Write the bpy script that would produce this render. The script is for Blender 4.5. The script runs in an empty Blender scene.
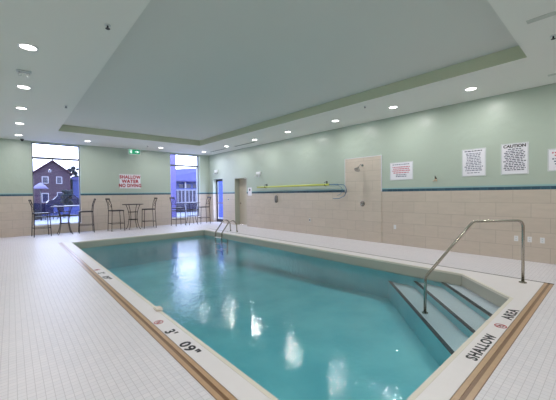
import bpy, bmesh, math, random
from mathutils import Vector, Matrix
random.seed(7)
PI = math.pi
SC = bpy.context.scene
COL = SC.collection

# ------------------------------------------------------------------ dimensions (metres)
D, W, H = 14.6, 7.97, 3.54          # far wall, right wall, soffit height
XL, YN = -0.75, -0.9                # left wall, near wall
HT = 3.76                           # raised tray ceiling
PX0, PX1, PY0, PY1 = 1.37, 5.90, 0.97, 11.30
CA, CB = (5.02, PY0), (PX1, 1.83)   # chamfered corner of the pool
WL = -0.20                          # water level

def lin(c):
    return c / 12.92 if c <= 0.04045 else ((c + 0.055) / 1.055) ** 2.4
def rgb(r, g, b):
    return (lin(r / 255), lin(g / 255), lin(b / 255), 1)

# ------------------------------------------------------------------ materials
def mat(name, col, rough=0.5, metal=0.0, bump=0.0, bscale=40, emit=None, estr=0, spec=0.5, var=0.0, vscale=3):
    m = bpy.data.materials.new(name); m.use_nodes = True
    nt = m.node_tree; N = nt.nodes; L = nt.links
    b = N['Principled BSDF']
    b.inputs['Base Color'].default_value = col
    b.inputs['Roughness'].default_value = rough
    b.inputs['Metallic'].default_value = metal
    b.inputs['Specular IOR Level'].default_value = spec
    if emit:
        b.inputs['Emission Color'].default_value = emit
        b.inputs['Emission Strength'].default_value = estr
    tc = N.new('ShaderNodeTexCoord')
    if var:
        n = N.new('ShaderNodeTexNoise'); n.inputs['Scale'].default_value = vscale; n.inputs['Detail'].default_value = 4
        L.new(tc.outputs['Object'], n.inputs['Vector'])
        mx = N.new('ShaderNodeMix'); mx.data_type = 'RGBA'
        mx.inputs[6].default_value = tuple(c * (1 - var) for c in col[:3]) + (1,)
        mx.inputs[7].default_value = tuple(min(1, c * (1 + var)) for c in col[:3]) + (1,)
        L.new(n.outputs['Fac'], mx.inputs[0]); L.new(mx.outputs[2], b.inputs['Base Color'])
    if bump:
        n = N.new('ShaderNodeTexNoise'); n.inputs['Scale'].default_value = bscale
        L.new(tc.outputs['Object'], n.inputs['Vector'])
        bp = N.new('ShaderNodeBump'); bp.inputs['Strength'].default_value = bump; bp.inputs['Distance'].default_value = 0.01
        L.new(n.outputs['Fac'], bp.inputs['Height']); L.new(bp.outputs['Normal'], b.inputs['Normal'])
    return m

def brick(nt, vec, c1, c2, mortar, bw, bh, ms, offset=0.5, smooth=0.1):
    t = nt.nodes.new('ShaderNodeTexBrick')
    t.inputs['Color1'].default_value = c1; t.inputs['Color2'].default_value = c2; t.inputs['Mortar'].default_value = mortar
    t.inputs['Scale'].default_value = 1.0; t.inputs['Brick Width'].default_value = bw; t.inputs['Row Height'].default_value = bh
    t.inputs['Mortar Size'].default_value = ms; t.inputs['Mortar Smooth'].default_value = smooth; t.offset = offset
    nt.links.new(vec, t.inputs['Vector'])
    return t

PAINT = rgb(180, 192, 180)
def wall_mat(name, axis, all_tile=False):
    """wainscot tile, navy + aqua band, sage paint above - split by height"""
    m = bpy.data.materials.new(name); m.use_nodes = True
    nt = m.node_tree; N = nt.nodes; L = nt.links; b = N['Principled BSDF']
    g = N.new('ShaderNodeNewGeometry'); s = N.new('ShaderNodeSeparateXYZ'); L.new(g.outputs['Position'], s.inputs[0])
    c = N.new('ShaderNodeCombineXYZ'); L.new(s.outputs[axis], c.inputs[0]); L.new(s.outputs['Z'], c.inputs[1])
    t = brick(nt, c.outputs[0], rgb(207, 195, 184), rgb(202, 190, 179), rgb(188, 177, 166), 0.6, 0.3, 0.006)
    n = N.new('ShaderNodeTexNoise'); n.inputs['Scale'].default_value = 6; n.inputs['Detail'].default_value = 6
    mp = N.new('ShaderNodeMapping'); mp.inputs['Scale'].default_value = (0.6, 0.6, 3.0)
    L.new(g.outputs['Position'], mp.inputs['Vector']); L.new(mp.outputs[0], n.inputs['Vector'])
    mm = N.new('ShaderNodeMix'); mm.data_type = 'RGBA'; mm.blend_type = 'MULTIPLY'; mm.inputs[0].default_value = 1
    cr = N.new('ShaderNodeValToRGB'); cr.color_ramp.elements[0].color = (0.9, 0.9, 0.88, 1); cr.color_ramp.elements[1].color = (1.08, 1.06, 1.04, 1)
    L.new(n.outputs['Fac'], cr.inputs[0]); L.new(t.outputs['Color'], mm.inputs[6]); L.new(cr.outputs[0], mm.inputs[7])
    last = mm.outputs[2]
    rgh = None
    if not all_tile:
        def band(z, fromcol, tocol, link=None):
            gt = N.new('ShaderNodeMath'); gt.operation = 'GREATER_THAN'; gt.inputs[1].default_value = z
            L.new(s.outputs['Z'], gt.inputs[0])
            x = N.new('ShaderNodeMix'); x.data_type = 'RGBA'
            L.new(gt.outputs[0], x.inputs[0]); L.new(fromcol, x.inputs[6])
            if link: L.new(link, x.inputs[7])
            else: x.inputs[7].default_value = tocol
            return x.outputs[2]
        nb = brick(nt, c.outputs[0], rgb(44, 78, 98), rgb(58, 94, 112), rgb(90, 120, 130), 0.15, 0.07, 0.004)
        last = band(1.475, last, None, nb.outputs['Color'])
        last = band(1.545, last, rgb(150, 186, 188))
        last = band(1.580, last, PAINT)
    L.new(last, b.inputs['Base Color'])
    b.inputs['Roughness'].default_value = 0.34
    b.inputs['Specular IOR Level'].default_value = 0.45
    bn = N.new('ShaderNodeTexNoise'); bn.inputs['Scale'].default_value = 5
    L.new(g.outputs['Position'], bn.inputs['Vector'])
    bp = N.new('ShaderNodeBump'); bp.inputs['Strength'].default_value = 0.25; bp.inputs['Distance'].default_value = 0.03
    L.new(bn.outputs['Fac'], bp.inputs['Height']); L.new(bp.outputs['Normal'], b.inputs['Normal'])
    return m

def deck_mat():
    m = bpy.data.materials.new('white_mosaic_deck'); m.use_nodes = True
    nt = m.node_tree; N = nt.nodes; L = nt.links; b = N['Principled BSDF']
    g = N.new('ShaderNodeNewGeometry')
    t = brick(nt, g.outputs['Position'], rgb(229, 225, 230), rgb(223, 220, 226), rgb(198, 193, 199), 0.052, 0.052, 0.0022, 0.0, 0.3)
    n = N.new('ShaderNodeTexNoise'); n.inputs['Scale'].default_value = 1.2; n.inputs['Detail'].default_value = 3
    L.new(g.outputs['Position'], n.inputs['Vector'])
    mm = N.new('ShaderNodeMix'); mm.data_type = 'RGBA'; mm.blend_type = 'MULTIPLY'; mm.inputs[0].default_value = 1
    cr = N.new('ShaderNodeValToRGB'); cr.color_ramp.elements[0].color = (0.95, 0.94, 0.95, 1); cr.color_ramp.elements[1].color = (1.03, 1.02, 1.02, 1)
    L.new(n.outputs['Fac'], cr.inputs[0]); L.new(t.outputs['Color'], mm.inputs[6]); L.new(cr.outputs[0], mm.inputs[7])
    L.new(mm.outputs[2], b.inputs['Base Color'])
    b.inputs['Roughness'].default_value = 0.42
    return m

def pool_mat():
    m = bpy.data.materials.new('pool_basin_tile'); m.use_nodes = True
    nt = m.node_tree; N = nt.nodes; L = nt.links; b = N['Principled BSDF']
    g = N.new('ShaderNodeNewGeometry'); s = N.new('ShaderNodeSeparateXYZ'); L.new(g.outputs['Position'], s.inputs[0])
    gt = N.new('ShaderNodeMath'); gt.operation = 'GREATER_THAN'; gt.inputs[1].default_value = -0.225; L.new(s.outputs['Z'], gt.inputs[0])
    n = N.new('ShaderNodeTexNoise'); n.inputs['Scale'].default_value = 1.3; n.inputs['Detail'].default_value = 5
    L.new(g.outputs['Position'], n.inputs['Vector'])
    cr = N.new('ShaderNodeValToRGB'); cr.color_ramp.elements[0].color = rgb(140, 214, 226); cr.color_ramp.elements[1].color = rgb(166, 230, 238)  # teal light of the water put into the submerged tile, itself white
    cr.color_ramp.elements[0].position = 0.35; cr.color_ramp.elements[1].position = 0.65
    L.new(n.outputs['Fac'], cr.inputs[0])
    x = N.new('ShaderNodeMix'); x.data_type = 'RGBA'; L.new(gt.outputs[0], x.inputs[0]); L.new(cr.outputs[0], x.inputs[6])
    x.inputs[7].default_value = rgb(180, 178, 166)
    L.new(x.outputs[2], b.inputs['Base Color']); b.inputs['Roughness'].default_value = 0.5
    return m

def water_mat():
    m = bpy.data.materials.new('pool_water'); m.use_nodes = True
    nt = m.node_tree; N = nt.nodes; L = nt.links; N.clear()
    out = N.new('ShaderNodeOutputMaterial')
    tr = N.new('ShaderNodeBsdfTransparent'); tr.inputs[0].default_value = (0.93, 1, 1, 1)
    gl = N.new('ShaderNodeBsdfGlossy'); gl.inputs['Roughness'].default_value = 0.02; gl.inputs[0].default_value = (1, 1, 1, 1)
    fr = N.new('ShaderNodeFresnel'); fr.inputs['IOR'].default_value = 1.33
    g = N.new('ShaderNodeNewGeometry')
    n = N.new('ShaderNodeTexNoise'); n.inputs['Scale'].default_value = 12; n.inputs['Detail'].default_value = 4.0; n.inputs['Roughness'].default_value = 0.55; n.inputs['Distortion'].default_value = 0.6
    n2 = N.new('ShaderNodeTexNoise'); n2.inputs['Scale'].default_value = 1.1; n2.inputs['Detail'].default_value = 1.0
    L.new(g.outputs['Position'], n.inputs['Vector']); L.new(g.outputs['Position'], n2.inputs['Vector'])
    ad = N.new('ShaderNodeMath'); ad.operation = 'MULTIPLY_ADD'; ad.inputs[1].default_value = 1.2
    L.new(n2.outputs['Fac'], ad.inputs[0]); L.new(n.outputs['Fac'], ad.inputs[2])
    bp = N.new('ShaderNodeBump'); bp.inputs['Strength'].default_value = WATER_BUMP; bp.inputs['Distance'].default_value = 0.02
    L.new(ad.outputs[0], bp.inputs['Height'])
    n3 = N.new('ShaderNodeTexNoise'); n3.inputs['Scale'].default_value = 0.55; n3.inputs['Detail'].default_value = 1.0; L.new(g.outputs['Position'], n3.inputs['Vector'])
    mr = N.new('ShaderNodeMapRange'); mr.inputs[1].default_value = .35; mr.inputs[2].default_value = .65; mr.inputs[3].default_value = WATER_BUMP * .45; mr.inputs[4].default_value = WATER_BUMP * 1.1
    L.new(n3.outputs['Fac'], mr.inputs[0]); L.new(mr.outputs[0], bp.inputs['Strength'])
    L.new(bp.outputs['Normal'], gl.inputs['Normal']); L.new(bp.outputs['Normal'], fr.inputs['Normal'])
    mx = N.new('ShaderNodeMixShader'); L.new(fr.outputs[0], mx.inputs[0]); L.new(tr.outputs[0], mx.inputs[1]); L.new(gl.outputs[0], mx.inputs[2])
    L.new(mx.outputs[0], out.inputs['Surface'])
    va = N.new('ShaderNodeVolumeAbsorption'); va.inputs['Color'].default_value = (0.06, 0.70, 0.76, 1); va.inputs['Density'].default_value = WATER_DENS
    L.new(va.outputs[0], out.inputs['Volume'])
    return m
WATER_BUMP = 0.30
WATER_DENS = 0.26

def glass_mat():
    m = bpy.data.materials.new('window_glass'); m.use_nodes = True
    nt = m.node_tree; N = nt.nodes; L = nt.links; N.clear()
    out = N.new('ShaderNodeOutputMaterial'); tr = N.new('ShaderNodeBsdfTransparent'); tr.inputs[0].default_value = (0.88, 0.93, 1, 1)
    gl = N.new('ShaderNodeBsdfGlossy'); gl.inputs['Roughness'].default_value = 0.0
    mx = N.new('ShaderNodeMixShader'); mx.inputs[0].default_value = 0.04; L.new(tr.outputs[0], mx.inputs[1]); L.new(gl.outputs[0], mx.inputs[2])
    L.new(mx.outputs[0], out.inputs['Surface'])
    return m

def house_mat():
    m = bpy.data.materials.new('house_brick'); m.use_nodes = True
    nt = m.node_tree; N = nt.nodes; L = nt.links; b = N['Principled BSDF']
    g = N.new('ShaderNodeNewGeometry'); s = N.new('ShaderNodeSeparateXYZ'); L.new(g.outputs['Position'], s.inputs[0])
    c = N.new('ShaderNodeCombineXYZ'); L.new(s.outputs['X'], c.inputs[0]); L.new(s.outputs['Z'], c.inputs[1])
    t = brick(nt, c.outputs[0], rgb(112, 80, 104), rgb(96, 66, 94), rgb(128, 104, 132), 0.3, 0.12, 0.012)
    L.new(t.outputs['Color'], b.inputs['Base Color']); b.inputs['Roughness'].default_value = 0.9
    return m

M = dict(
    wall_x=wall_mat('tile_and_sage_paint_x', 'X'), wall_y=wall_mat('tile_and_sage_paint_y', 'Y'),
    tile_y=wall_mat('beige_shower_tile', 'Y', True),
    ceil=mat('ceiling_paint', rgb(230, 230, 225), 0.8, bump=0.05),
    ceil_up=mat('tray_ceiling_darker', rgb(216, 217, 212), 0.85),  # darker copy of the ceiling colour so the tray stands off the soffit
    tray=mat('tray_side_paint', rgb(204, 208, 184), 0.7),
    deck=deck_mat(), pool=pool_mat(), water=water_mat(), glass=glass_mat(),
    coping=mat('coping_white', rgb(234, 228, 230), 0.4, var=0.03, vscale=9),
    nose=mat('coping_nose_beige', rgb(228, 220, 208), 0.4),
    step=mat('step_tread_tile', rgb(222, 222, 230), 0.5, var=0.05),
    navy=mat('navy_nosing_tile', rgb(16, 24, 44), 0.4, var=0.3, vscale=60),
    tan=mat('drain_tan', rgb(190, 156, 124), 0.28, var=0.12, vscale=14), brown=mat('drain_brown', rgb(132, 100, 74), 0.3, var=0.15, vscale=18),
    joint=mat('dark_joint', rgb(74, 66, 60), 0.7),
    steel=mat('brushed_stainless', rgb(176, 170, 160), 0.22, 1.0),
    chrome=mat('chrome', rgb(190, 190, 190), 0.15, 1.0),
    iron=mat('dark_bronze_metal', rgb(58, 50, 50), 0.4, 0.6),
    seat=mat('dark_seat_vinyl', rgb(62, 54, 56), 0.5, bump=0.1),
    white=mat('white_plastic', rgb(232, 232, 234), 0.4), paper=mat('white_sign_board', rgb(236, 234, 242), 0.45),
    frost=mat('sign_border_grey', rgb(206, 210, 212), 0.5),
    red=mat('red_ink', rgb(176, 18, 44), 0.5), pink=mat('faded_red_ink', rgb(206, 120, 136), 0.5),
    ink=mat('black_ink', rgb(26, 24, 32), 0.5), greyink=mat('grey_ink', rgb(128, 130, 150), 0.5), inkd=mat('dark_grey_ink', rgb(84, 84, 104), 0.5),
    alu=mat('window_aluminium', rgb(104, 106, 112), 0.4, 0.6), dark=mat('dark_frame', rgb(40, 40, 52), 0.4),
    sill=mat('white_sill', rgb(226, 224, 232), 0.5),
    door=mat('beige_painted_door', rgb(196, 186, 168), 0.5), jamb=mat('door_jamb', rgb(168, 172, 158), 0.6),
    black=mat('black_plastic', rgb(20, 20, 22), 0.35), grey=mat('grey_plastic', rgb(120, 120, 120), 0.5),
    lens=mat('lamp_lens', (1, 1, 1, 1), 0.5, emit=(1, 0.98, 0.94, 1), estr=9),
    exitg=mat('exit_sign_green', rgb(10, 120, 86), 0.4, emit=rgb(16, 150, 104), estr=0.7),
    exitw=mat('exit_sign_white', (1, 1, 1, 1), 0.4, emit=(0.9, 1, 0.95, 1), estr=1.0),
    yellow=mat('yellow_pole', rgb(200, 208, 104), 0.35), blue=mat('blue_grey_metal', rgb(104, 134, 158), 0.3, 0.5),
    slot=mat('vent_slot', rgb(70, 78, 72), 0.7), groove=mat('ceiling_groove', rgb(196, 200, 194), 0.7),
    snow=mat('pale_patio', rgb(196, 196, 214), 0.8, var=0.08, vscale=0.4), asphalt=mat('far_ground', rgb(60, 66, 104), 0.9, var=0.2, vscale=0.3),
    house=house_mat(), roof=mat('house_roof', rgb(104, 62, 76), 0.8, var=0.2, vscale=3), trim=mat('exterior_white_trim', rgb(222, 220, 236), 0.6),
    extwin=mat('exterior_window_glass', rgb(30, 34, 84), 0.2), extblue=mat('exterior_wall_blue_cast', rgb(84, 98, 176), 0.8, var=0.15, vscale=0.6),  # blue-violet daylight cast is put into these outdoor colours
    extroof=mat('exterior_roof_blue_cast', rgb(98, 96, 170), 0.8, var=0.15, vscale=0.5), car=mat('navy_car_paint', rgb(16, 26, 92), 0.25, 0.2),
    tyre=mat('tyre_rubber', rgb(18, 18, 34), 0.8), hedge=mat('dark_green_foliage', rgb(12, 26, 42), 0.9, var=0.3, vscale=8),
    screen=mat('blue_backdrop', rgb(62, 80, 168), 0.8),
    pink_col=mat('column_violet_cast', rgb(150, 140, 214), 0.7), canvas=mat('parasol_canvas', rgb(160, 152, 200), 0.8),
)

def dim(name, k):
    nt = M[name].node_tree
    for n in nt.nodes:
        if n.type == 'BSDF_PRINCIPLED' and not n.inputs['Base Color'].is_linked:
            c = n.inputs['Base Color'].default_value; n.inputs['Base Color'].default_value = (c[0] * k, c[1] * k, c[2] * k, 1)
        if n.type == 'MIX':
            for i in (6, 7): c = n.inputs[i].default_value; n.inputs[i].default_value = (c[0] * k, c[1] * k, c[2] * k, 1)
        if n.type == 'TEX_BRICK':
            for i in ('Color1', 'Color2', 'Mortar'): c = n.inputs[i].default_value; n.inputs[i].default_value = (c[0] * k, c[1] * k, c[2] * k, 1)
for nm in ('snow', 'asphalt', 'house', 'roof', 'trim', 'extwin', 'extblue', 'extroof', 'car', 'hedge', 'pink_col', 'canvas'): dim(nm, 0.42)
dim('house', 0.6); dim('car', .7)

# ------------------------------------------------------------------ mesh helpers
class MB:
    def __init__(s): s.bm = bmesh.new()
    def box(s, a, b, bev=0):
        g = bmesh.ops.create_cube(s.bm, size=1)['verts']
        a = Vector(a); b = Vector(b)
        for v in g:
            v.co = Vector(((a.x + b.x) / 2 + v.co.x * abs(b.x - a.x), (a.y + b.y) / 2 + v.co.y * abs(b.y - a.y), (a.z + b.z) / 2 + v.co.z * abs(b.z - a.z)))
        if bev:
            es = list({e for v in g for e in v.link_edges})
            bmesh.ops.bevel(s.bm, geom=es, offset=bev, segments=2, affect='EDGES', clamp_overlap=True)
        return s
    def tube(s, pts, r, seg=10, cap=True):
        pts = [Vector(p) for p in pts]; n = len(pts); rings = []
        rr = r if isinstance(r, (list, tuple)) else [r] * n
        up = None
        for i, p in enumerate(pts):
            t = (pts[min(i + 1, n - 1)] - pts[max(i - 1, 0)]).normalized()
            if up is None:
                up = Vector((0, 0, 1)) if abs(t.z) < 0.9 else Vector((1, 0, 0))
            a = (up - t * up.dot(t)).normalized(); up = a; c = t.cross(a)
            rings.append([s.bm.verts.new(p + (a * math.cos(2 * PI * k / seg) + c * math.sin(2 * PI * k / seg)) * rr[i]) for k in range(seg)])
        for i in range(n - 1):
            for k in range(seg):
                f = s.bm.faces.new((rings[i][k], rings[i][(k + 1) % seg], rings[i + 1][(k + 1) % seg], rings[i + 1][k])); f.smooth = True
        if cap:
            s.bm.faces.new(rings[0][::-1]); s.bm.faces.new(rings[-1])
        return s
    def loop(s, c, rad, r, seg=28, axis='z'):
        pts = [];
        for k in range(seg + 1):
            a = 2 * PI * k / seg; u, v = rad * math.cos(a), rad * math.sin(a)
            pts.append((c[0] + u, c[1] + v, c[2]) if axis == 'z' else ((c[0], c[1] + u, c[2] + v)))
        return s.tube(pts, r, 6, False)
    def disc(s, c, r, h, axis='z', seg=28, bev=0, r2=None):
        d = {'x': Vector((1, 0, 0)), 'y': Vector((0, 1, 0)), 'z': Vector((0, 0, 1))}[axis]
        c = Vector(c); return s.tube([c, c + d * h], [r, r if r2 is None else r2], seg)
    def prism(s, poly, z0, z1):
        lo = [s.bm.verts.new((x, y, z0)) for x, y in poly]; hi = [s.bm.verts.new((x, y, z1)) for x, y in poly]
        n = len(poly)
        for i in range(n): s.bm.faces.new((lo[i], lo[(i + 1) % n], hi[(i + 1) % n], hi[i]))
        s.bm.faces.new(lo[::-1]); s.bm.faces.new(hi)
        return s
    def ring(s, outer, inner, z0, z1):
        n = len(outer); V = s.bm.verts.new
        o0 = [V((x, y, z0)) for x, y in outer]; o1 = [V((x, y, z1)) for x, y in outer]
        i0 = [V((x, y, z0)) for x, y in inner]; i1 = [V((x, y, z1)) for x, y in inner]
        for k in range(n):
            j = (k + 1) % n; F = s.bm.faces.new
            F((o0[k], o0[j], o1[j], o1[k])); F((i0[j], i0[k], i1[k], i1[j])); F((o1[k], o1[j], i1[j], i1[k])); F((o0[j], o0[k], i0[k], i0[j]))
        return s
    def quad(s, *p):
        s.bm.faces.new([s.bm.verts.new(q) for q in p]); return s
    def build(s, name, m, parent=None, norm=True):
        if norm: bmesh.ops.recalc_face_normals(s.bm, faces=s.bm.faces)
        me = bpy.data.meshes.new(name); s.bm.to_mesh(me); s.bm.free()
        for x in (m if isinstance(m, (list, tuple)) else [m]): me.materials.append(x)
        o = bpy.data.objects.new(name, me); COL.objects.link(o)
        if parent: o.parent = parent
        return o

def tag(o, label=None, cat=None, group=None, kind=None):
    if label: o['label'] = label
    if cat: o['category'] = cat
    if group: o['group'] = group
    if kind: o['kind'] = kind
    return o
def thing(name, label, cat, loc=(0, 0, 0), rz=0, group=None):
    o = bpy.data.objects.new(name, None); COL.objects.link(o); o.location = loc; o.rotation_euler = (0, 0, rz); o.empty_display_size = 0.1
    return tag(o, label, cat, group)
def copy_tree(o, parent=None):
    c = o.copy(); COL.objects.link(c)
    if parent: c.parent = parent
    for ch in [x for x in bpy.data.objects if x.parent == o]: copy_tree(ch, c)
    return c
def text_mesh(s, size, name, m, parent, loc, rot, bold=0.0, xs=1.0, align='CENTER', depth=0.001, sp=1.0):
    cu = bpy.data.curves.new('lettering_curve', 'FONT'); cu.body = s; cu.size = size; cu.align_x = align; cu.align_y = 'CENTER'
    cu.extrude = depth; cu.offset = bold; cu.space_character = sp
    t = bpy.data.objects.new('lettering_tmp', cu); COL.objects.link(t)
    dg = bpy.context.evaluated_depsgraph_get(); me = bpy.data.meshes.new_from_object(t.evaluated_get(dg))
    bpy.data.objects.remove(t)
    me.transform(Matrix.Diagonal((xs, 1, 1, 1)))
    me.materials.clear(); me.materials.append(m); me.name = name
    o = bpy.data.objects.new(name, me); COL.objects.link(o); o.parent = parent; o.location = loc; o.rotation_euler = rot
    return o
def struct(o): o['kind'] = 'structure'; return o

# ------------------------------------------------------------------ room shell
T = 0.3
WIN = [(0.60, 2.13, 0.34, 3.50), (5.87, 7.42, 0.30, 3.50)]       # x0,x1,z0,z1 in the far wall
m = MB()
xs = [XL - T, WIN[0][0], WIN[0][1], WIN[1][0], WIN[1][1], W + T]
m.box((xs[0], D, -0.2), (xs[1], D + T, HT + .3)).box((xs[2], D, -0.2), (xs[3], D + T, HT + .3)).box((xs[4], D, -0.2), (xs[5], D + T, HT + .3))
for x0, x1, z0, z1 in WIN:
    m.box((x0, D, -0.2), (x1, D + T, z0)).box((x0, D, z1), (x1, D + T, HT + .3))
struct(m.build('wall_far', M['wall_x']))
DOORS = [(13.23, 14.18, 2.25), (11.16, 12.14, 2.20)]
m = MB()
ys = [YN - T, 11.16, 12.14, 13.23, 14.18, D]
m.box((W, ys[0], -.2), (W + T, ys[1], HT + .3)).box((W, ys[2], -.2), (W + T, ys[3], HT + .3)).box((W, ys[4], -.2), (W + T, ys[5], HT + .3))
for y0, y1, z1 in DOORS: m.box((W, y0, z1), (W + T, y1, HT + .3))
struct(m.build('wall_right', M['wall_y']))
struct(MB().box((XL - T, YN - T, -.2), (XL, D, HT + .3)).build('wall_left', M['wall_y']))
struct(MB().box((XL, YN - T, -.2), (W, YN, HT + .3)).build('wall_near', M['wall_x']))

# ceiling: soffit ring with a raised tray over the pool
TX0, TX1, TY0, TY1 = 1.165, 6.09, 0.975, 11.90
m = MB()
o_ = [(XL, YN), (W, YN), (W, D), (XL, D)]; i_ = [(TX0, TY0), (TX1, TY0), (TX1, TY1), (TX0, TY1)]
m.ring(o_, i_, H, HT)
ce = m.build('ceiling', [M['ceil'], M['tray']]); struct(ce)
for p in ce.data.polygons:
    c = p.center
    if abs(p.normal.z) < 0.3 and TX0 - .01 < c.x < TX1 + .01 and TY0 - .01 < c.y < TY1 + .01: p.material_index = 1
struct(MB().box((TX0 - .05, TY0 - .05, HT), (TX1 + .05, TY1 + .05, HT + .08)).build('ceiling', M['ceil_up']))

# floor deck around the pool
q = 0.012
P_IN = [(PX0, PY0), CA, CB, (PX1, PY1), (PX0, PY1)]
C_OUT = [(1.165, 0.775), (5.13, 0.775), (6.24, 1.83), (6.24, 11.55), (1.165, 11.55)]
C_OUT = [(1.165, 0.775), (6.24, 0.775), (6.24, 1.83), (6.24, 11.55), (1.165, 11.55)]
D_OUT = [(1.05, 0.66), (6.24, 0.66), (6.24, 1.83), (6.24, 11.55), (1.05, 11.55)]
m = MB()
m.ring([(XL, YN), (W + T, YN), (W + T, 1.83), (W + T, D), (XL, D)], D_OUT, -0.12, 0)
struct(m.build('floor', M['deck']))

# ------------------------------------------------------------------ pool
pool = thing('swimming_pool', 'long rectangular indoor pool with white coping and entry steps in one corner', 'pool', (0, 0, 0))
def off(poly, d):
    """push a polygon outward by d (convex, ccw)"""
    n = len(poly); r = []
    for i in range(n):
        p0, p1, p2 = Vector(poly[i - 1]), Vector(poly[i]), Vector(poly[(i + 1) % n])
        e1 = (p1 - p0).normalized(); e2 = (p2 - p1).normalized()
        n1 = Vector((e1.y, -e1.x)); n2 = Vector((e2.y, -e2.x)); b = (n1 + n2).normalized()
        r.append(tuple(p1 + b * d / max(0.2, b.dot(n1))))
    return r
ZF0, ZF1 = -0.72, -1.0
m = MB(); V = m.bm.verts.new
def zf(y): return ZF0 + (ZF1 - ZF0) * (y - PY0) / (PY1 - PY0)
lo = [V((x, y, zf(y))) for x, y in P_IN]; hi = [V((x, y, -0.03)) for x, y in P_IN]
out0 = [V((x, y, -1.4)) for x, y in off(P_IN, .12)]; out1 = [V((x, y, -0.03)) for x, y in off(P_IN, .12)]
n5 = 5
for k in range(n5):
    j = (k + 1) % n5
    m.bm.faces.new((lo[j], lo[k], hi[k], hi[j])); m.bm.faces.new((out0[k], out0[j], out1[j], out1[k])); m.bm.faces.new((hi[k], hi[j], out1[j], out1[k]))
m.bm.faces.new(lo); m.bm.faces.new(out0[::-1])
m.build('basin', M['pool'], pool)
MB().ring(C_OUT, off(P_IN, .035), -0.10, 0.004).build('coping', M['coping'], pool)
MB().ring(off(P_IN, .035), off(P_IN, -.004), -0.03, 0.006).build('coping_nose', M['nose'], pool)
# entry steps parallel to the chamfer
SL = 0.9
def front(yr):
    return (PX1 - .001, yr), (PX1 - (yr - PY0) / SL, PY0 + .001)
fr = [front(2.17), front(2.68), front(3.21)]
zt = [-0.212, -0.30, -0.41]
prev = [(CA[0], CA[1] + .001), (CB[0] - .001, CB[1])]
for k in range(3):
    (a, b) = fr[k]
    m = MB().prism([prev[0], b, a, prev[1]][::-1] if False else [prev[0], prev[1], a, b], -1.0 if k < 2 else -1.0, zt[k])
    so = m.build('step', [M['step'], M['pool']], pool)
    for p in so.data.polygons:
        if abs(p.normal.z) < .5: p.material_index = 1
    dx, dy = Vector((a[0] - b[0], a[1] - b[1])).normalized()
    nx, ny = dy, -dx
    w = 0.055
    # slip-resistant strip along the edge
    m = MB().prism([(a[0], a[1] - w * 1.35), (a[0], a[1] + .004), (b[0] - .004, b[1]), (b[0] + w * 1.5, b[1])], zt[k], zt[k] + 0.006)
    m.build('nosing_strip', M['navy'], pool)
    prev = [b, a]
# gutter inlet on the left lip
m = MB().box((PX0 - .06, 3.78, 0.004), (PX0 + .03, 3.90, 0.035), .01); m.build('rope_anchor_cap', M['nose'], pool)

# water
wp = off(P_IN, -0.004)
m = MB(); V = m.bm.verts.new
hi = [V((x, y, WL)) for x, y in wp]; lo = [V((x, y, -1.3)) for x, y in wp]
for k in range(5):
    j = (k + 1) % 5; m.bm.faces.new((lo[k], lo[j], hi[j], hi[k]))
m.bm.faces.new(hi); m.bm.faces.new(lo[::-1])
wt = m.build('pool_water', M['water']); tag(wt, 'clear turquoise water filling the swimming pool', 'water', kind='stuff')

# drain: tan and brown strips, L-shaped, left and near sides
dr = thing('deck_drain', 'tan and brown L-shaped drain strip set in the deck beside the coping', 'drain', (1.05, 0.66, 0))
def lstrip(a, b, z, mm, name):
    o = Vector((1.05, 0.66))
    x0, y0 = 1.05 + a, 0.66 + a; x1, y1 = 1.05 + b, 0.66 + b
    poly = [(x0 - o.x, y0 - o.y), (6.24 - o.x, y0 - o.y), (6.24 - o.x, y1 - o.y), (x1 - o.x, y1 - o.y), (x1 - o.x, 11.55 - o.y), (x0 - o.x, 11.55 - o.y)]
    m = MB().prism(poly, -0.08, z); m.build(name, mm, dr)
lstrip(0.0, 0.006, 0.0015, M['brown'], 'edge_strip'); lstrip(0.006, 0.042, 0.003, M['tan'], 'side_rail'); lstrip(0.042, 0.072, -0.001, M['brown'], 'grate')
lstrip(0.072, 0.108, 0.003, M['tan'], 'side_rail'); lstrip(0.108, 0.114, 0.0015, M['brown'], 'edge_strip')
struct(MB().box((6.235, 0.66, -.01), (6.262, 11.55, 0.006)).build('trim_1', M['joint']))

# --- painted depth and warning marks
def no_dive(parent, loc, rz, r=0.05):
    e = MB()
    e.ring([(r * math.cos(a), r * math.sin(a)) for a in [2 * PI * k / 32 for k in range(32)]], [(r * .82 * math.cos(a), r * .82 * math.sin(a)) for a in [2 * PI * k / 32 for k in range(32)]], 0, .002)
    c = math.cos(PI / 4); w = r * .09
    e.prism([(-r * .8 * c - w, r * .8 * c - w), (-r * .8 * c + w, r * .8 * c + w), (r * .8 * c + w, -r * .8 * c + w), (r * .8 * c - w, -r * .8 * c - w)], 0.0, .0023)
    o = e.build('prohibition_ring', M['red'], parent); o.location = loc; o.rotation_euler = (0, 0, rz)
    f = MB()   # diver figure: head, arched body, arms and wave
    f.disc((-.26 * r, .2 * r, 0), r * .11, .0015, seg=12)
    f.prism([(-.15 * r, .2 * r), (.15 * r, .35 * r), (.5 * r, .12 * r), (.45 * r, .02 * r), (.12 * r, .2 * r), (-.1 * r, .06 * r)], 0, .0015)
    f.prism([(-.3 * r, .1 * r), (-.12 * r, .12 * r), (-.42 * r, -.22 * r), (-.5 * r, -.18 * r)], 0, .0015)
    for k in range(3): f.prism([(-.5 * r + k * .33 * r, -.42 * r), (-.34 * r + k * .33 * r, -.34 * r), (-.2 * r + k * .33 * r, -.42 * r), (-.34 * r + k * .33 * r, -.47 * r)], 0, .0015)
    o = f.build('diver_figure', M['ink'], parent); o.location = loc; o.rotation_euler = (0, 0, rz)
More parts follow.
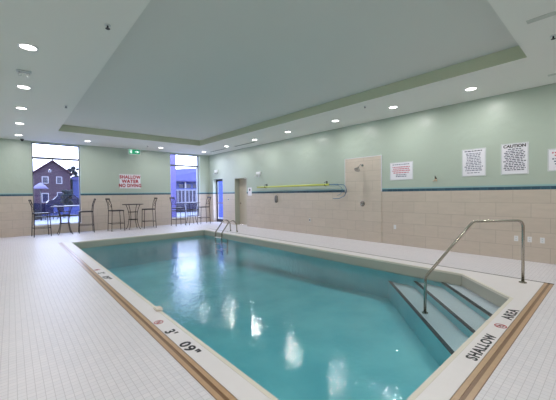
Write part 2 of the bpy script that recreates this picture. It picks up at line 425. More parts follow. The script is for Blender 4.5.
def marker(label, txts, loc, rz):
    t = thing('deck_marking', label, 'pool marking', loc, rz)
    for s, x, size, xs_ in txts:
        if s == '@': no_dive(t, (x, 0, 0), 0, size)
        else: text_mesh(s, size, 'lettering', M['ink'], t, (x, 0, 0.001), (0, 0, 0), bold=.0034, xs=xs_, sp=1.16)
    return t
ZT = 0.0045
marker('black SHALLOW AREA lettering with a red no-diving symbol on near coping', [('SHALLOW', 0.30, .122, 1.03), ('@', 0.94, .056, 1), ('AREA', 1.40, .14, 1.05)], (2.96, 0.835, ZT), 0)
marker("black 3'09 depth marking with red no-diving symbol, closest one on the left coping", [('@', 0, .05, 1), ("3'", .34, .145, 1.15), ('09"', .78, .145, 1.25)], (1.222, 3.46, ZT), -PI / 2)
marker("small faint 3'09 depth marking with red symbol, farther along left coping", [('@', 0, .05, 1), ("3'", .34, .145, 1.15), ('09"', .78, .145, 1.25)], (1.222, 6.75, ZT), -PI / 2)

# ------------------------------------------------------------------ stainless handrail at the steps
def fillet(pts, r, n=7):
    pts = [Vector(p) for p in pts]; out = [pts[0]]
    for i in range(1, len(pts) - 1):
        a, b, c = pts[i - 1], pts[i], pts[i + 1]; d1 = (a - b).normalized(); d2 = (c - b).normalized()
        ang = d1.angle(d2); t = min(r / math.tan(ang / 2), (a - b).length * .45, (c - b).length * .45); p1 = b + d1 * t; p2 = b + d2 * t
        for k in range(n + 1):
            u = k / n; out.append(p1 * (1 - u) ** 2 + b * 2 * u * (1 - u) + p2 * u * u)
    out.append(pts[-1]); return out
hr = thing('pool_handrail', 'bent stainless steel handrail rising from near deck down into the pool steps', 'handrail', (6.01, 1.0, 0.004))
dv = Vector((-1.29, .97)).normalized()
def rp(t, z): return (dv.x * t, dv.y * t, z - .004)
MB().tube(fillet([rp(0, 0), rp(0, .985), rp(.83, .985), rp(1.60, .15), rp(1.61, -.41)], .11), .0215, 14).build('rail', M['steel'], hr)
MB().disc((0, 0, 0), .052, .012, seg=24).tube([(0, 0, .012), (0, 0, .022)], [.04, .026], 24).build('escutcheon', M['steel'], hr)
m = MB(); a = rp(1.61, -.41); m.disc((a[0], a[1], a[2]), .045, .012, seg=20); m.build('escutcheon', M['steel'], hr)

# far ladder
ld = thing('pool_ladder', 'stainless pool ladder with two curved grab rails at the far right', 'ladder', (6.45, 9.93, 0))
for s in (-1, 1):
    y = s * .225
    MB().tube(fillet([(0, y, 0.004), (-.02, y, .30), (-.16, y, .47), (-.36, y, .40), (-.66, y, .03), (-.68, y, -.25), (-.66, y, -.80)], .12), .024, 10).build('grab_rail', M['steel'], ld)
    MB().disc((0, y, 0), .045, .012, seg=18).build('escutcheon', M['steel'], ld)
for z in (-.17, -.40, -.63):
    MB().box((-.72, -.215, z - .015), (-.62, .215, z + .015), .008).build('tread', M['white'], ld)

# ------------------------------------------------------------------ windows and doors
for i, (x0, x1, z0, z1) in enumerate(WIN):
    r = bpy.data.objects.new('window_%d' % (i + 1), None); COL.objects.link(r); struct(r); r.location = (x0, D + .16, z0)
    w, h = x1 - x0, z1 - z0; f = .035
    m = MB(); m.box((0, -.03, 0), (f, .03, h)).box((w - f, -.03, 0), (w, .03, h)).box((f, -.03, 0), (w - f, .03, f)).box((f, -.03, h - f), (w - f, .03, h))
    m.build('window_frame', M['alu'], r)
    MB().box((f, -.03, 2.93 - z0 - .04), (w - f, .03, 2.93 - z0 + .04)).build('transom', M['alu'], r)
    MB().box((f, -.03, .66 - z0 - .03), (w - f, .03, .66 - z0 + .03)).build('transom', M['alu'], r)
    MB().box((f, -.004, f), (w - f, .004, h - f)).build('pane', M['glass'], r)
    MB().box((-.0, -.16, 0), (w, -.03, .02)).build('window_sill', M['sill'], r)
# glazed exit door (door_1) and plain beige door (door_2), both set back in the right wall
y0, y1, z1 = DOORS[0]
d1 = bpy.data.objects.new('door_1', None); COL.objects.link(d1); struct(d1); d1.location = (W + .2, y0, 0)
w = y1 - y0
m = MB(); m.box((0, 0, 0), (.03, .03, z1)).box((0, w - .03, 0), (.03, w, z1)).box((0, .03, z1 - .03), (.03, w - .03, z1)); m.build('door_frame', M['dark'], d1)
m = MB(); m.box((.0, .035, .01), (.02, .08, z1 - .035)).box((.0, w - .10, .01), (.02, w - .035, z1 - .035)).box((.0, .08, .01), (.02, w - .10, .16)).box((.0, .08, z1 - .12), (.02, w - .10, z1 - .035))
dl = m.build('door_leaf', M['dark'], d1)
MB().box((.006, .08, .16), (.012, w - .10, z1 - .12)).build('pane', M['glass'], dl)
MB().box((-.03, .12, .98), (-.005, w - .12, 1.03), .006).build('push_bar', M['steel'], dl)
y0, y1, z1 = DOORS[1]
d2 = bpy.data.objects.new('door_2', None); COL.objects.link(d2); struct(d2); d2.location = (W + .26, y0, 0)
w = y1 - y0
m = MB(); m.box((-.26, w - .012, 0), (0, w, z1 - .012)).box((-.26, 0, z1 - .012), (0, w, z1)); m.build('door_frame', M['jamb'], d2)
dl = MB().box((-.0, .0, .008), (.045, w - .013, z1 - .014)).build('door_leaf', M['door'], d2)
m = MB(); m.disc((-.012, w - .12, 1.02), .03, .012, 'x').tube([(-.012, w - .12, 1.02), (-.05, w - .12, 1.02), (-.05, w - .24, 1.02)], .01, 8); m.build('door_handle', M['steel'], dl)

# tiled shower panel on the right wall
MB_t = MB().box((W - .02, 4.53, 0.0), (W, 5.77, 2.51)); struct(MB_t.build('trim_2', M['tile_y']))
struct(MB().box((W - .026, 4.515, 1.48), (W, 4.53, 2.525)).box((W - .026, 5.77, 1.48), (W, 5.785, 2.525)).box((W - .026, 4.53, 2.51), (W, 5.77, 2.525)).build('trim_3', M['sill']))

# ------------------------------------------------------------------ lamps in the ceiling
def lamp_proto():
    t = thing('recessed_downlight', 'x', 'ceiling light', (0, 0, H))
    MB().ring([(.116 * math.cos(2 * PI * k / 32), .116 * math.sin(2 * PI * k / 32)) for k in range(32)], [(.092 * math.cos(2 * PI * k / 32), .092 * math.sin(2 * PI * k / 32)) for k in range(32)], -.010, 0).build('trim_ring', M['white'], t)
    MB().disc((0, 0, -.006), .092, .006, seg=32).build('lens', M['lens'], t)
    return t
LP = []
ordn = ['nearest', 'second nearest', 'third nearest', 'fourth nearest', 'fifth nearest', 'sixth nearest', 'seventh nearest']
for k, y in enumerate((2.02, 3.69, 5.45, 7.45, 9.3, 11.33)):
    LP.append((7.05, y, '%s round downlight in the right ceiling border above the signs wall' % ordn[k]))
LP.append((7.08, 13.45, 'round downlight in the ceiling corner where far and right walls meet'))
LP.append((4.98, 13.40, 'round downlight in far ceiling border just left of the right window'))
LP.append((2.21, 13.40, 'round downlight in far ceiling border above right edge of left window'))
for k, y in enumerate((5.48, 7.52, 9.34, 11.31, 13.45)):
    LP.append((0.22, y, '%s visible round downlight in the left ceiling border' % ordn[k]))
HID = [(0.22, 3.5), (0.22, 1.5), (0.3, -.1), (2.4, -.1), (4.4, -.3), (6.9, -.1)]
for x, y in HID: LP.append((x, y, None))
LD = bpy.data.lights.new('downlight_glow', 'AREA'); LD.shape = 'DISK'; LD.size = .17; LD.energy = 16.5; LD.color = (1, 0.98, 0.965)
pr = lamp_proto(); first = True
for x, y, lab in LP:
    o = pr if first else copy_tree(pr); first = False
    o.location = (x, y, H); o['label'] = lab or 'round recessed downlight behind the camera position, outside the picture'
    o['group'] = 'round recessed downlights in the ceiling border'
    l = bpy.data.objects.new('downlight_glow', LD); COL.objects.link(l); l.location = (x, y, H - .012)
# pool hall tray wash: soft area luminaires facing down are absent in the photo, so daylight and bounce do the rest

# ------------------------------------------------------------------ ceiling fittings
def sprinkler(x, y, label, z=H):
    t = thing('sprinkler_head', label, 'sprinkler', (x, y, z), group='sprinkler heads in the ceiling')
    MB().disc((0, 0, -.008), .035, .012, seg=20).build('escutcheon', M['frost'], t)
    MB().tube([(0, 0, -.008), (0, 0, -.04)], .009, 8).disc((0, 0, -.046), .026, .005, seg=14).build('deflector', M['dark'], t)
sprinkler(5.53, .61, 'small dark sprinkler head in ceiling at top right, past the tray corner')
sprinkler(.93, 4.17, 'small dark sprinkler head in left ceiling border, closest to the camera')
sprinkler(.99, 8.5, 'small dark sprinkler head in left ceiling border near the tray far corner')
sprinkler(6.43, 4.08, 'small sprinkler head in right ceiling border between two downlights')
sprinkler(4.35, 13.2, 'small dark sprinkler head just above the green exit sign')
t = thing('ceiling_sensor', 'small grey twin-headed ceiling sensor between the two nearest left downlights', 'sensor', (.2, 6.57, H))
MB().box((-.10, -.05, -.025), (.10, .05, 0), .008).build('base', M['frost'], t)
for s in (-1, 1): MB().tube([(s * .05, 0, -.025), (s * .05, 0, -.05)], .012, 8).tube([(s * .05, -.03, -.075), (s * .05, .03, -.06)], [.024, .028], 12).build('head', M['frost'], t)
t = thing('security_camera', 'small black dome camera under the ceiling beside the left window', 'camera', (.33, 14.3, H))
MB().disc((0, 0, -.03), .055, .034, seg=20).build('base', M['grey'], t)
MB().tube([(0, 0, -.03), (0, 0, -.05), (0, 0, -.075), (0, 0, -.088)], [.048, .046, .03, .008], 16).build('dome', M['black'], t)
def slot_vent(x, y0, y1, label, mm='slot'):
    t = thing('slot_diffuser', label, 'air vent', (x, (y0 + y1) / 2, H), group='linear slot diffusers')
    l = (y1 - y0) / 2
    MB().ring([(-.05, -l), (.05, -l), (.05, l), (-.05, l)], [(-.035, -l + .01), (.035, -l + .01), (.035, l - .01), (-.035, l - .01)], -.005, 0).build('frame', M['groove'], t)
    MB().box((-.035, -l + .01, -.003), (.035, l - .01, 0)).build('slot', M[mm], t)
slot_vent(7.36, 11.9, 13.3, 'dark slot diffuser in ceiling nearest the right corner downlight')
slot_vent(7.36, 9.7, 11.15, 'dark slot diffuser in right ceiling border between two far downlights')
slot_vent(7.36, -.6, .88, 'pale slot diffuser in ceiling by right picture edge near the signs wall', 'groove')
slot_vent(4.84, -.5, .78, 'pale slot diffuser in ceiling at top right corner beside the tray', 'groove')

# exit sign
t = thing('exit_sign', 'lit green running-man exit sign hanging from the ceiling at far wall', 'exit sign', (4.10, 14.2, H))
MB().box((-.22, -.02, -.20), (.22, .02, -.03), .006).build('housing', M['white'], t)
MB().box((-.20, -.0235, -.185), (.20, -.0203, -.045)).build('face', M['exitg'], t)
for sx in (-1, 1): MB().tube([(sx * .1, 0, -.03), (sx * .1, 0, .003)], .008, 8).build('hanger', M['white'], t)
m = MB(); yy = -.027                              # door opening, running figure, arrow
def fp(pts): m.quad(*[(x, yy, z - .115) for x, z in pts])
fp([(-.17, -.06), (-.17, .06), (-.165, .06), (-.165, -.06)]); fp([(-.09, .025), (-.09, .06), (-.085, .06), (-.085, .025)]); fp([(-.17, .055), (-.17, .06), (-.085, .06), (-.085, .055)])
m.disc((-.112, yy, -.115 + .037), .012, .001, 'y', 12)
fp([(-.145, .02), (-.115, .026), (-.105, -.012), (-.128, -.016)]); fp([(-.108, .018), (-.082, .004), (-.084, -.004), (-.113, .008)]); fp([(-.145, .02), (-.16, .0), (-.152, -.004), (-.134, .012)])
fp([(-.128, -.012), (-.105, -.01), (-.082, -.03), (-.09, -.036)]); fp([(-.09, -.028), (-.082, -.03), (-.09, -.058), (-.1, -.056)]); fp([(-.128, -.014), (-.114, -.014), (-.14, -.045), (-.15, -.038)])
m.build('pictogram', M['exitw'], t); m = MB()
fp([(0.02, -.008), (.02, .008), (.11, .008), (.11, -.008)]); fp([(.09, -.04), (.16, 0), (.09, .04), (.11, 0)])
m.build('arrow', M['exitw'], t)
t.scale = (1.15, 1, 1.45)

# ------------------------------------------------------------------ signs
def bars(parent, w, h, z0, rows, rh, mm, seed, margin=.04, name='lettering', full=.9):
    """rows of tiny word-shaped marks too small to read"""
    rnd = random.Random(seed); m = MB()
    for r in range(rows):
        z = z0 - r * rh; tot = w * (full - rnd.random() * .25); x = -tot / 2
        while x < tot / 2:
            l = min(rnd.uniform(.02, .07), tot / 2 - x)
            if l > .008: m.box((x, -.0135, z - rh * .27), (x + l, -.0125, z + rh * .27))
            x += l + .014
    return m.build(name, mm, parent)
def board(name, label, loc, rz, w, h, cat='sign'):
    t = thing(name, label, cat, loc, rz)
    MB().box((-w / 2, -.012, -h / 2), (w / 2, 0, h / 2), .003).build('board', M['paper'], t)
    m = MB(); b = .02
    for a, c in (((-w / 2 + .004, h / 2 - b), (w / 2 - .004, h / 2 - .004)), ((-w / 2 + .004, -h / 2 + .004), (w / 2 - .004, -h / 2 + b)), ((-w / 2 + .004, -h / 2 + b), (-w / 2 + b, h / 2 - b)), ((w / 2 - b, -h / 2 + b), (w / 2 - .004, h / 2 - b))):
        m.box((a[0], -.0135, a[1]), (c[0], -.0118, c[1]))
    m.build('border', M['frost'], t)
    return t
# faces: far wall sign faces -Y; right wall signs face -X
s = board('warning_sign', 'white board with red SHALLOW WATER NO DIVING lettering on far wall', (4.02, D - .001, 2.08), 0, .90, .64)
for k, (tx, z) in enumerate((('SHALLOW', .19), ('WATER', 0), ('NO DIVING', -.19))):
    text_mesh(tx, .20, 'lettering', M['red'], s, (0, -.0145, z), (PI / 2, 0, 0), bold=.009, xs=(.86, .95, .82)[k], sp=1.12)
RZ = -PI / 2
s = board('notice_sign', 'landscape white notice with rows of red print beside the shower panel', (W + .003, 3.945, 2.03), RZ, .65, .49)
text_mesh('NOTICE', .06, 'heading', M['greyink'], s, (0, -.014, .17), (PI / 2, 0, 0), bold=.001) if False else None
bars(s, .58, .4, .18, 1, .045, M['greyink'], 3); bars(s, .58, .4, .11, 3, .05, M['pink'], 4); bars(s, .58, .4, -.045, 1, .05, M['pink'], 5); bars(s, .58, .4, -.10, 2, .045, M['greyink'], 6, full=.7)
s = board('rules_sign', 'tall white sign with grey columns of small print, left of CAUTION sign', (W + .003, 2.225, 2.115), RZ, .48, .63)
bars(s, .44, .6, .262, 1, .04, M['inkd'], 11, full=.95); bars(s, .40, .6, .205, 8, .037, M['greyink'], 12); bars(s, .44, .6, -.095, 3, .042, M['greyink'], 13); bars(s, .30, .6, -.235, 1, .03, M['greyink'], 14)
s = board('caution_sign', 'tall white CAUTION sign densely filled with black print', (W + .003, 1.475, 2.13), RZ, .47, .66)
text_mesh('CAUTION', .085, 'heading', M['ink'], s, (0, -.0145, .265), (PI / 2, 0, 0), bold=.003)
bars(s, .26, .6, .205, 1, .036, M['inkd'], 21); bars(s, .40, .6, .165, 12, .036, M['inkd'], 22, full=.97)
s = board('notice_sign', 'white notice with red print cut off by the right picture edge', (W + .003, .67, 2.05), RZ, .56, .44)
bars(s, .48, .6, .14, 2, .055, M['pink'], 31); bars(s, .48, .6, .02, 4, .05, M['greyink'], 32)

# ------------------------------------------------------------------ right wall fittings (built facing -X)
def plate(name, label, y, z, w=.07, h=.115, mm='white', detail='socket', cat='outlet', rz=RZ, x=W + .004):
    t = thing(name, label, cat, (x - .001, y, z), rz)
    MB().box((-w / 2, -.008, -h / 2), (w / 2, 0, h / 2), .003).build('cover_plate', M[mm], t)
    if detail == 'socket':
        for s_ in (-1, 1): MB().disc((0, -.0105, s_ * h * .22), .013, .003, 'y', 14).build('socket', M['frost'], t)
    if detail == 'lens': MB().disc((0, -.02, 0), w * .3, .015, 'y', 14).build('button', M['black'], t)
    return t
plate('wall_outlet', 'small white outlet cover low on tile wall, left of three by handrail', 1.44, .45)
plate('wall_outlet', 'small white outlet cover low on tile wall, middle of three by handrail', 1.22, .45)
plate('wall_outlet', 'small white outlet cover low on tile wall, right of three by handrail', 1.02, .45)
plate('wall_outlet', 'small white outlet cover low on tile wall under the landscape red-print notice', 4.13, .49)
plate('wall_outlet', 'small grey outlet cover low on tile wall under the yellow pole', 7.32, .50, mm='frost', detail='lens')
plate('call_button', 'small dark wall button on tile between the two doors', 12.70, 1.2, .09, .13, 'frost', 'lens', 'button')
t = thing('wall_phone', 'dark oval wall device on tile below the left part of yellow pole', 'phone', (W + .003, 9.1, 1.24), RZ)
MB().tube([(0, -.02, -.14), (0, -.03, -.12), (0, -.035, 0), (0, -.03, .12), (0, -.02, .14)], [.03, .065, .075, .065, .03], 14).build('handset', M['grey'], t)
MB().box((-.05, -.015, -.13), (.05, 0, .13), .004).build('base', M['dark'], t)
def emerg(label, y, z):
    t = thing('emergency_light', label, 'wall light', (W + .003, y, z), RZ)
    MB().box((-.15, -.06, -.02), (.15, 0, .10), .012).build('housing', M['white'], t)
    for s_ in (-1, 1):
        MB().tube([(s_ * .09, -.05, -.02), (s_ * .10, -.07, -.06), (s_ * .12, -.12, -.10)], [.012, .03, .055], 14).build('lamp_head', M['frost'], t)
emerg('white twin-head emergency light above the glass exit door', 13.80, 2.62)
emerg('white twin-head emergency light on sage wall above left end of pole', 10.24, 2.30)
t = thing('notice_card', 'small white card with black spot on wall beside the beige door', 'card', (W + .003, 10.92, 1.60), RZ)
MB().box((-.14, -.006, -.22), (.14, 0, .14), .002).build('card', M['paper'], t)
MB().disc((0, -.009, .04), .05, .003, 'y', 16).build('spot', M['ink'], t)
# pole with shepherd's crook on hooks
t = thing('rescue_pole', 'long yellow pole ending in a blue-grey shepherd crook on wall hooks', 'rescue pole', (W - .09, 10.25, 1.735))
MB().tube([(0, 0, 0), (0, -3.9, 0)], .032, 12).build('pole', M['yellow'], t)
MB().tube([(0, -3.9, 0), (0, -4.25, -.015)], .024, 12).build('sleeve', M['blue'], t)
MB().tube(fillet([(0, -4.25, -.015), (0, -4.50, -.02), (0, -4.58, -.20), (0, -4.50, -.38), (0, -4.28, -.46), (0, -4.05, -.46)], .16, 6), .012, 8).build('crook', M['blue'], t)
MB().tube(fillet([(0, -4.25, -.035), (0, -4.38, -.10), (0, -4.43, -.2), (0, -4.34, -.33), (0, -4.22, -.36)], .1, 6), .009, 8).build('crook_brace', M['blue'], t)
for y, lb in ((9.71, 'black wall hook holding the left part of the yellow pole'), (6.53, 'black wall hook holding the yellow pole next to its crook')):
    t = thing('pole_hook', lb, 'hook', (W + .003, y, 1.78), RZ, group='hooks for the rescue pole')
    MB().box((-.025, -.012, -.06), (.025, 0, .08), .003).build('plate', M['black'], t)
    MB().tube(fillet([(0, -.012, .04), (0, -.05, .05), (0, -.135, .03)], .02, 4), .010, 8).tube(fillet([(0, -.012, -.04), (0, -.06, -.095), (0, -.13, -.07), (0, -.14, -.02)], .03, 4), .008, 8).build('arm', M['black'], t)
# shower
t = thing('wall_shower', 'chrome shower head on short arm high on the beige tile panel', 'shower', (W - .018, 5.14, 2.28), RZ)
MB().disc((0, -.012, 0), .04, .012, 'y', 20).build('flange', M['chrome'], t)
MB().tube(fillet([(0, -.01, 0), (0, -.12, .02), (0, -.22, -.08)], .05, 5), .013, 10).build('shower_arm', M['chrome'], t)
MB().tube([(0, -.22, -.07), (0, -.25, -.105), (0, -.285, -.15), (0, -.292, -.16)], [.02, .045, .09, .085], 20).build('shower_head', M['chrome'], t)
t = thing('shower_valve', 'round chrome shower control on the beige tile panel', 'valve', (W - .018, 5.14, 1.12), RZ)
MB().disc((0, -.012, 0), .085, .012, 'y', 28).build('plate', M['chrome'], t)
MB().tube([(0, -.012, 0), (0, -.06, 0)], [.035, .028], 16).build('knob', M['grey'], t)
MB().tube([(0, -.055, 0), (0, -.06, -.075)], .008, 8).build('lever', M['chrome'], t)
t = thing('robe_hook', 'small black hook on sage wall between the two white notices', 'hook', (W + .003, 3.05, 1.76), RZ)
MB().disc((0, -.01, .03), .022, .01, 'y', 14).build('base', M['black'], t)
MB().tube(fillet([(0, -.01, .04), (0, -.05, .05), (0, -.05, .09)], .02, 4), .009, 8).build('upper_prong', M['black'], t)
MB().tube(fillet([(-.0, -.01, .02), (-.03, -.05, -.05), (-.045, -.07, -.02)], .02, 4), .008, 8).tube(fillet([(0, -.01, .02), (.03, -.05, -.05), (.045, -.07, -.02)], .02, 4), .008, 8).build('lower_prong', M['tan'], t)

# ------------------------------------------------------------------ bar tables and bar chairs
def chair_proto():
    t = thing('bar_chair', 'x', 'chair')
    # faces +X
    s, zs = .225, .83
    for sx in (-1, 1):
        for sy in (-1, 1):
            if sx < 0: pts = [(sx * (s + .03), sy * (s), 0), (sx * s, sy * (s - .01), zs - .02), (sx * (s + .005), sy * (s - .012), zs + .08)]
            else: pts = [(sx * (s + .02), sy * (s), 0), (sx * (s - .01), sy * (s - .01), zs - .02)]
            MB().tube(pts, .0125, 8).build('leg', M['iron'], t)
    MB().box((-s - .01, -s - .01, zs - .02), (s + .015, s + .01, zs + .025), .014).build('seat', M['seat'], t)
    m = MB(); zr = .30; k = s + .012
    m.tube([(-k, -k, zr), (k, -k, zr)], .009, 8).tube([(-k, k, zr), (k, k, zr)], .009, 8).tube([(k, -k, zr), (k, k, zr)], .012, 8).tube([(-k, -k, zr), (-k, k, zr)], .009, 8)
    m.build('footrest', M['iron'], t)
    for sy in (-1, 1):
        m = MB(); m.tube(fillet([(-s - .003, sy * (s - .012), zs + .06), (-s - .02, sy * (s - .012), zs + .26), (-s - .095, sy * (s - .02), zs + .49)], .12, 5), .012, 8)
        m.build('back_post', M['iron'], t)
    m = MB()
    m.box((-s - .105, -s, zs + .445), (-s - .075, s, zs + .515), .01)
    m.tube([(-s - .012, -s + .012, zs + .16), (-s - .012, s - .012, zs + .16)], .009, 8)
    m.tube([(-s - .012, -s + .03, zs + .16), (-s - .085, s - .03, zs + .45)], .008, 8).tube([(-s - .012, s - .03, zs + .16), (-s - .085, -s + .03, zs + .45)], .008, 8)
    m.build('backrest', M['iron'], t)
    return t
def table_proto():
    t = thing('bar_table', 'x', 'table')
    zt_ = 1.08
    m = MB(); m.tube([(0, 0, zt_ - .025), (0, 0, zt_ - .02), (0, 0, zt_ - .003), (0, 0, zt_)], [.40, .42, .42, .41], 40); m.build('tabletop', M['iron'], t)
    for k in range(4):
        a = PI / 4 + k * PI / 2; c, s = math.cos(a), math.sin(a)
        prof = [(.32, 0), (.25, .12), (.20, .30), (.17, .52), (.19, .72), (.245, .90), (.31, zt_ - .025)]
        MB().tube(fillet([(r * c, r * s, z) for r, z in prof], .1, 3), .012, 8).build('leg', M['iron'], t)
    MB().loop((0, 0, .74), .195, .010).build('upper_ring', M['iron'], t)
    MB().loop((0, 0, .42), .188, .011).tube([(-.188, 0, .42), (.188, 0, .42)], .008, 8).tube([(0, -.188, .42), (0, .188, .42)], .008, 8).build('lower_ring', M['iron'], t)
    return t
cp, tp = chair_proto(), table_proto(); usedc = usedt = False
SETS = [(1.50, 14.02, 'in front of the left window'), (3.90, 13.85, 'under the red SHALLOW WATER sign'), (6.55, 13.80, 'in front of the right window')]
for cx, cy, where in SETS:
    o = copy_tree(tp) if usedt else tp; usedt = True
    o.location = (cx, cy, 0); o['label'] = 'tall round dark metal bar table %s' % where; o['group'] = 'bar tables along the far wall'
    for sgn, side, rz in ((-1, 'left', .10), (1, 'right', PI - .08)):
        o = copy_tree(cp) if usedc else cp; usedc = True
        o.location = (cx + sgn * (.66 if cx != 1.5 else .70), cy + (.03 if sgn > 0 else -.02), 0); o.rotation_euler = (0, 0, rz)
        o['label'] = 'dark metal bar chair on %s side of the table %s' % (side, where); o['group'] = 'bar chairs along the far wall'

# ------------------------------------------------------------------ outside
GZ = -.05
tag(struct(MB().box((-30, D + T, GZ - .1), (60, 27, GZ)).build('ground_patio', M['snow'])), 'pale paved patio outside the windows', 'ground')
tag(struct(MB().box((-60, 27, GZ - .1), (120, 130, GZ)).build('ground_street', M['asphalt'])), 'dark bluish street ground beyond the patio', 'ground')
# gabled brick house
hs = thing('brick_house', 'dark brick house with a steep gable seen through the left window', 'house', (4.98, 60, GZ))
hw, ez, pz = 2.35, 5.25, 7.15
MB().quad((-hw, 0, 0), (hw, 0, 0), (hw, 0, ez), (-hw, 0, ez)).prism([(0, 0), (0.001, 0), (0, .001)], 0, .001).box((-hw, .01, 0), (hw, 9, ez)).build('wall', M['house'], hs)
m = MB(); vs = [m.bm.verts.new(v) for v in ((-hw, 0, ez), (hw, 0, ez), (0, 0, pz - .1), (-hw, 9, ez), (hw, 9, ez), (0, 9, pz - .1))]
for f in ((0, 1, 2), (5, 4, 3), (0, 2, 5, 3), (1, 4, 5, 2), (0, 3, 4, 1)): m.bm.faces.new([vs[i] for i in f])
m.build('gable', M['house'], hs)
for s in (-1, 1):
    m = MB(); e = hw + .3; ze = ez - .22
    m.prism([(0, 0), (1, 0), (1, 1), (0, 1)], 0, 1)
    P = [(s * e, -.35, ze), (0, -.35, pz), (0, -.35, pz + .18), (s * e, -.35, ze + .18)]
    m.bm.clear(); a = [m.bm.verts.new(p) for p in P]; b = [m.bm.verts.new((p[0], 9.3, p[2])) for p in P]
    m.bm.faces.new(a); m.bm.faces.new(b[::-1])
    for i in range(4): m.bm.faces.new((a[i], a[(i + 1) % 4], b[(i + 1) % 4], b[i]))
    m.build('roof', M['roof'], hs)
for x, z, w, h in ((-.95, 4.1, .85, 1.1), (.85, 4.1, .8, 1.15), (-.35, 5.55, .4, .4), (-1.0, 1.3, .9, 1.5), (.95, 1.2, .9, 1.9)):
    f = MB().box((x - w / 2, -.06, z - h / 2), (x + w / 2, .02, z + h / 2)).build('window', M['trim'], hs)
    MB().box((x - w / 2 + .1, -.08, z - h / 2 + .1), (x + w / 2 - .1, -.06, z + h / 2 - .1)).build('pane', M['extwin'], f)
MB().box((.28, 3, pz - .6), (.36, 3.1, pz + 1.0)).build('chimney_pipe', M['dark'], hs)
nb = thing('low_building', 'low blue-toned outbuilding right of the brick house', 'building', (8.9, 62, GZ))
MB().box((-1.0, 0, 0), (3.6, 6, 4.3)).build('wall', M['extblue'], nb)
MB().box((-1.2, -.3, 4.3), (3.8, 6.3, 4.75)).build('roof', M['extroof'], nb)
tr = thing('garden_tree', 'small dark tree behind the low outbuilding in the left window', 'tree', (9.4, 73, GZ))
m = MB(); rnd = random.Random(5)
for k in range(26):
    c = Vector((rnd.gauss(0, .55), rnd.gauss(0, .5), 5.6 + rnd.uniform(-1.3, 1.6)))
    g = bmesh.ops.create_icosphere(m.bm, subdivisions=1, radius=rnd.uniform(.3, .55))['verts']
    for v in g: v.co += c
m.build('crown', M['hedge'], tr); MB().tube([(0, 0, 0), (0, 0, 5)], [.2, .12], 8).build('trunk', M['dark'], tr)
# patio furniture outside left window
def car(name, label, loc, rz):
    t = thing(name, label, 'car', loc, rz)
    m = MB(); prof = [(-2.1, .35), (-2.15, .75), (-1.95, 1.0), (-1.5, 1.08), (-1.05, 1.62), (.55, 1.66), (1.15, 1.12), (1.95, .98), (2.15, .7), (2.1, .35)]
    a = [m.bm.verts.new((x, -.85, z)) for x, z in prof]; b = [m.bm.verts.new((x, .85, z)) for x, z in prof]
    m.bm.faces.new(a); m.bm.faces.new(b[::-1])
    for i in range(len(prof)): m.bm.faces.new((a[i], a[(i + 1) % len(prof)], b[(i + 1) % len(prof)], b[i]))
    m.build('body', M['car'], t)
    for sy in (-1, 1):
        m = MB(); m.quad((-1.3, sy * .86, 1.12), (-1.0, sy * .86, 1.52), (-.15, sy * .86, 1.55), (-.15, sy * .86, 1.12)).quad((-.07, sy * .86, 1.12), (-.07, sy * .86, 1.55), (.5, sy * .86, 1.56), (.95, sy * .86, 1.12)); m.build('side_window', M['extwin'], t)
        for x in (-1.35, 1.35): MB().disc((x, sy * .72, .33), .33, sy * .18, 'y', 20).build('wheel', M['tyre'], t)
    return t
car('parked_car', 'dark navy car parked beyond the patio at left of left window', (-.25, 25.7, GZ), 0.05)
car('parked_car', 'dark navy car parked in front of the brick house doorway', (5.3, 46, GZ), 0.0)
t = thing('patio_parasol', 'pale folded-out patio parasol seen through left part of left window', 'parasol', (1.36, 23.9, GZ))
MB().tube([(0, 0, 0), (0, 0, 2.35)], .03, 8).build('pole', M['dark'], t)
MB().tube([(0, 0, 1.98), (0, 0, 2.2), (0, 0, 2.36)], [.42, .24, .02], 8).build('canopy', M['canvas'], t)
for k, (x, y) in enumerate(((.75, 23.6), (1.9, 24.2), (2.7, 25.4))):
    t = thing('patio_chair', ['dark patio chair outside, leftmost in the left window', 'dark patio chair outside, middle of the left window', 'dark patio chair outside, behind the bar table in left window'][k], 'chair', (x, y, GZ), .4 * k, group='patio chairs outside')
    MB().box((-.25, -.25, .42), (.25, .25, .48), .01).build('seat', M['car'], t)
    MB().box((-.25, .2, .48), (.25, .26, 1.0), .01).build('backrest', M['car'], t)
    for sx in (-1, 1):
        for sy in (-1, 1): MB().tube([(sx * .22, sy * .22, 0), (sx * .22, sy * .22, .43)], .02, 6).build('leg', M['dark'], t)
t = thing('hedge', 'low dark hedge in front of the right corner of the brick house', 'hedge', (3.75, 33, GZ))
m = MB(); rnd = random.Random(8)
for k in range(60):
    c = Vector((rnd.uniform(-.35, .35), rnd.uniform(-.2, .2), rnd.uniform(.3, 1.95)))
    g = bmesh.ops.create_icosphere(m.bm, subdivisions=1, radius=rnd.uniform(.14, .24))['verts']
    for v in g: v.co += c
m.build('foliage', M['hedge'], t); MB().tube([(0, 0, 0), (0, 0, .5)], .08, 6).build('trunk', M['dark'], t)
t = thing('patio_wall', 'low garden wall with painted blue daylight cast along the far edge of the patio', 'wall', (0, 27.2, GZ))
MB().box((-6, 0, 0), (5.2, .2, .75)).build('wall', M['extblue'], t); MB().box((-6, -.04, .75), (5.2, .24, .82)).build('cap', M['trim'], t)
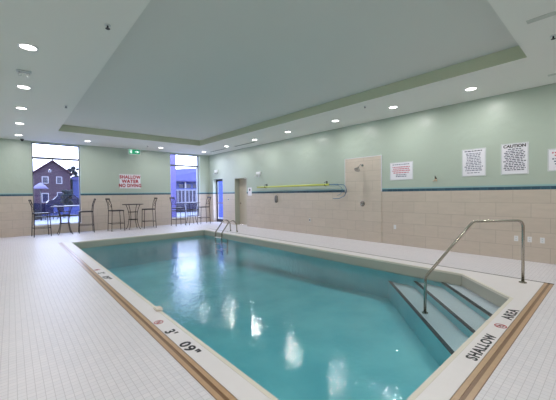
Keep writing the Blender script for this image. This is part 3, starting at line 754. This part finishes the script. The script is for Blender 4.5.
# building seen through the right window
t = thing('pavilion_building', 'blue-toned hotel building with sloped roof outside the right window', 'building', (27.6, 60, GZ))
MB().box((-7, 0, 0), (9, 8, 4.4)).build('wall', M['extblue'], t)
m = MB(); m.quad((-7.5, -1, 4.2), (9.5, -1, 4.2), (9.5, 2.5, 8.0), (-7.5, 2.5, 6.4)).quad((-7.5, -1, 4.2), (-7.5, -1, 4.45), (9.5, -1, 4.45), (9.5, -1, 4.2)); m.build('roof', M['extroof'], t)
for k in range(9):
    f = MB().box((-6.4 + k * 1.55, -.08, 1.2), (-5.4 + k * 1.55, 0, 3.7)).build('window', M['extwin'], t)
for k in range(4):
    MB().box((-6.9 + k * 3.1, -.5, 0), (-6.6 + k * 3.1, -.2, 4.2)).build('column', M['trim'], t)
t = thing('entrance_post', 'thick violet-blue post outside, at the left of the right window', 'post', (8.18, 20, GZ))
MB().box((-.17, -.17, 0), (.17, .17, 4.6), .01).build('shaft', M['pink_col'], t)
t = thing('entrance_post', 'slim white post outside at right edge of the right window', 'post', (9.97, 20, GZ))
MB().box((-.05, -.05, 0), (.05, .05, 3.45), .01).build('shaft', M['trim'], t)
MB().box((-.11, -.11, 0), (.11, .11, .1), .01).build('base', M['trim'], t)
fn = thing('patio_railing', 'white metal patio railing outside the right window', 'railing', (8.0, 20.3, GZ))
MB().box((0, -.03, 1.80), (2.4, .03, 1.88)).build('top_rail', M['trim'], fn); MB().box((0, -.03, .93), (2.4, .03, 1.0)).build('bottom_rail', M['trim'], fn)
for k in range(9): MB().box((.1 + k * .27, -.02, 1.0), (.15 + k * .27, .02, 1.80)).build('baluster', M['trim'], fn)
for k in range(3): MB().box((.0 + k * 1.16, -.04, 0), (.08 + k * 1.16, .04, 1.92)).build('post', M['trim'], fn)
t = thing('garden_shed', 'dark blue outdoor shed behind the white railing', 'shed', (11.6, 25, GZ))
MB().box((-2.6, 0, 0), (3.2, 2.2, 1.95)).build('wall', M['car'], t)
MB().box((-2.7, -.15, 1.95), (3.3, 2.35, 2.08)).build('roof', M['extblue'], t)
t = thing('door_backdrop', 'blue panel added outside to give the glass exit door its blue light', 'screen', (10.4, 17.4, GZ))  # added panel, coloured blue for the light seen through the door glass
MB().box((-.05, -2.5, 0), (.05, 2.2, 2.9)).build('panel', M['screen'], t)
for k in range(2): MB().box((-.09, -2.5 + k * 4.6, 0), (.09, -2.4 + k * 4.6, 3.0)).build('post', M['car'], t)

# ------------------------------------------------------------------ sky light
wd = bpy.data.worlds.new('overcast_sky'); SC.world = wd; wd.use_nodes = True
nt = wd.node_tree; bg = nt.nodes['Background']
tc = nt.nodes.new('ShaderNodeTexCoord'); sp = nt.nodes.new('ShaderNodeSeparateXYZ'); cr = nt.nodes.new('ShaderNodeValToRGB')
nt.links.new(tc.outputs['Generated'], sp.inputs[0]); nt.links.new(sp.outputs['Z'], cr.inputs[0]); nt.links.new(cr.outputs[0], bg.inputs[0])
cr.color_ramp.elements[0].color = (0.86, 0.84, 1.0, 1); cr.color_ramp.elements[1].color = (0.55, 0.70, 1.0, 1)
bg.inputs[1].default_value = 6.5

# ------------------------------------------------------------------ camera
F, YAW, PITCH, ROLL = 301.70, 0.72318, -0.020652, -0.011623
cy, sy = math.cos(YAW), math.sin(YAW)
f0 = Vector((sy, cy, 0)); r0 = Vector((cy, -sy, 0)); u0 = Vector((0, 0, 1))
f1 = f0 * math.cos(PITCH) + u0 * math.sin(PITCH); u1 = u0 * math.cos(PITCH) - f0 * math.sin(PITCH)
r2 = r0 * math.cos(ROLL) + u1 * math.sin(ROLL); u2 = u1 * math.cos(ROLL) - r0 * math.sin(ROLL)
cam = bpy.data.cameras.new('camera'); co = bpy.data.objects.new('camera', cam); COL.objects.link(co)
cam.sensor_width = 36; cam.lens = 36 * F / 556; cam.clip_start = .05; cam.clip_end = 500
mt = Matrix((r2, u2, -f1)).transposed().to_4x4(); mt.translation = Vector((0, 0, 1.45)); co.matrix_world = mt
SC.camera = co
SC.view_settings.view_transform = 'Standard'; SC.view_settings.look = 'None'; SC.view_settings.exposure = 0.0
SC.cycles.use_denoising = True; SC.cycles.max_bounces = 10; SC.cycles.diffuse_bounces = 6; SC.cycles.transparent_max_bounces = 12
SC.cycles.sample_clamp_indirect = 6
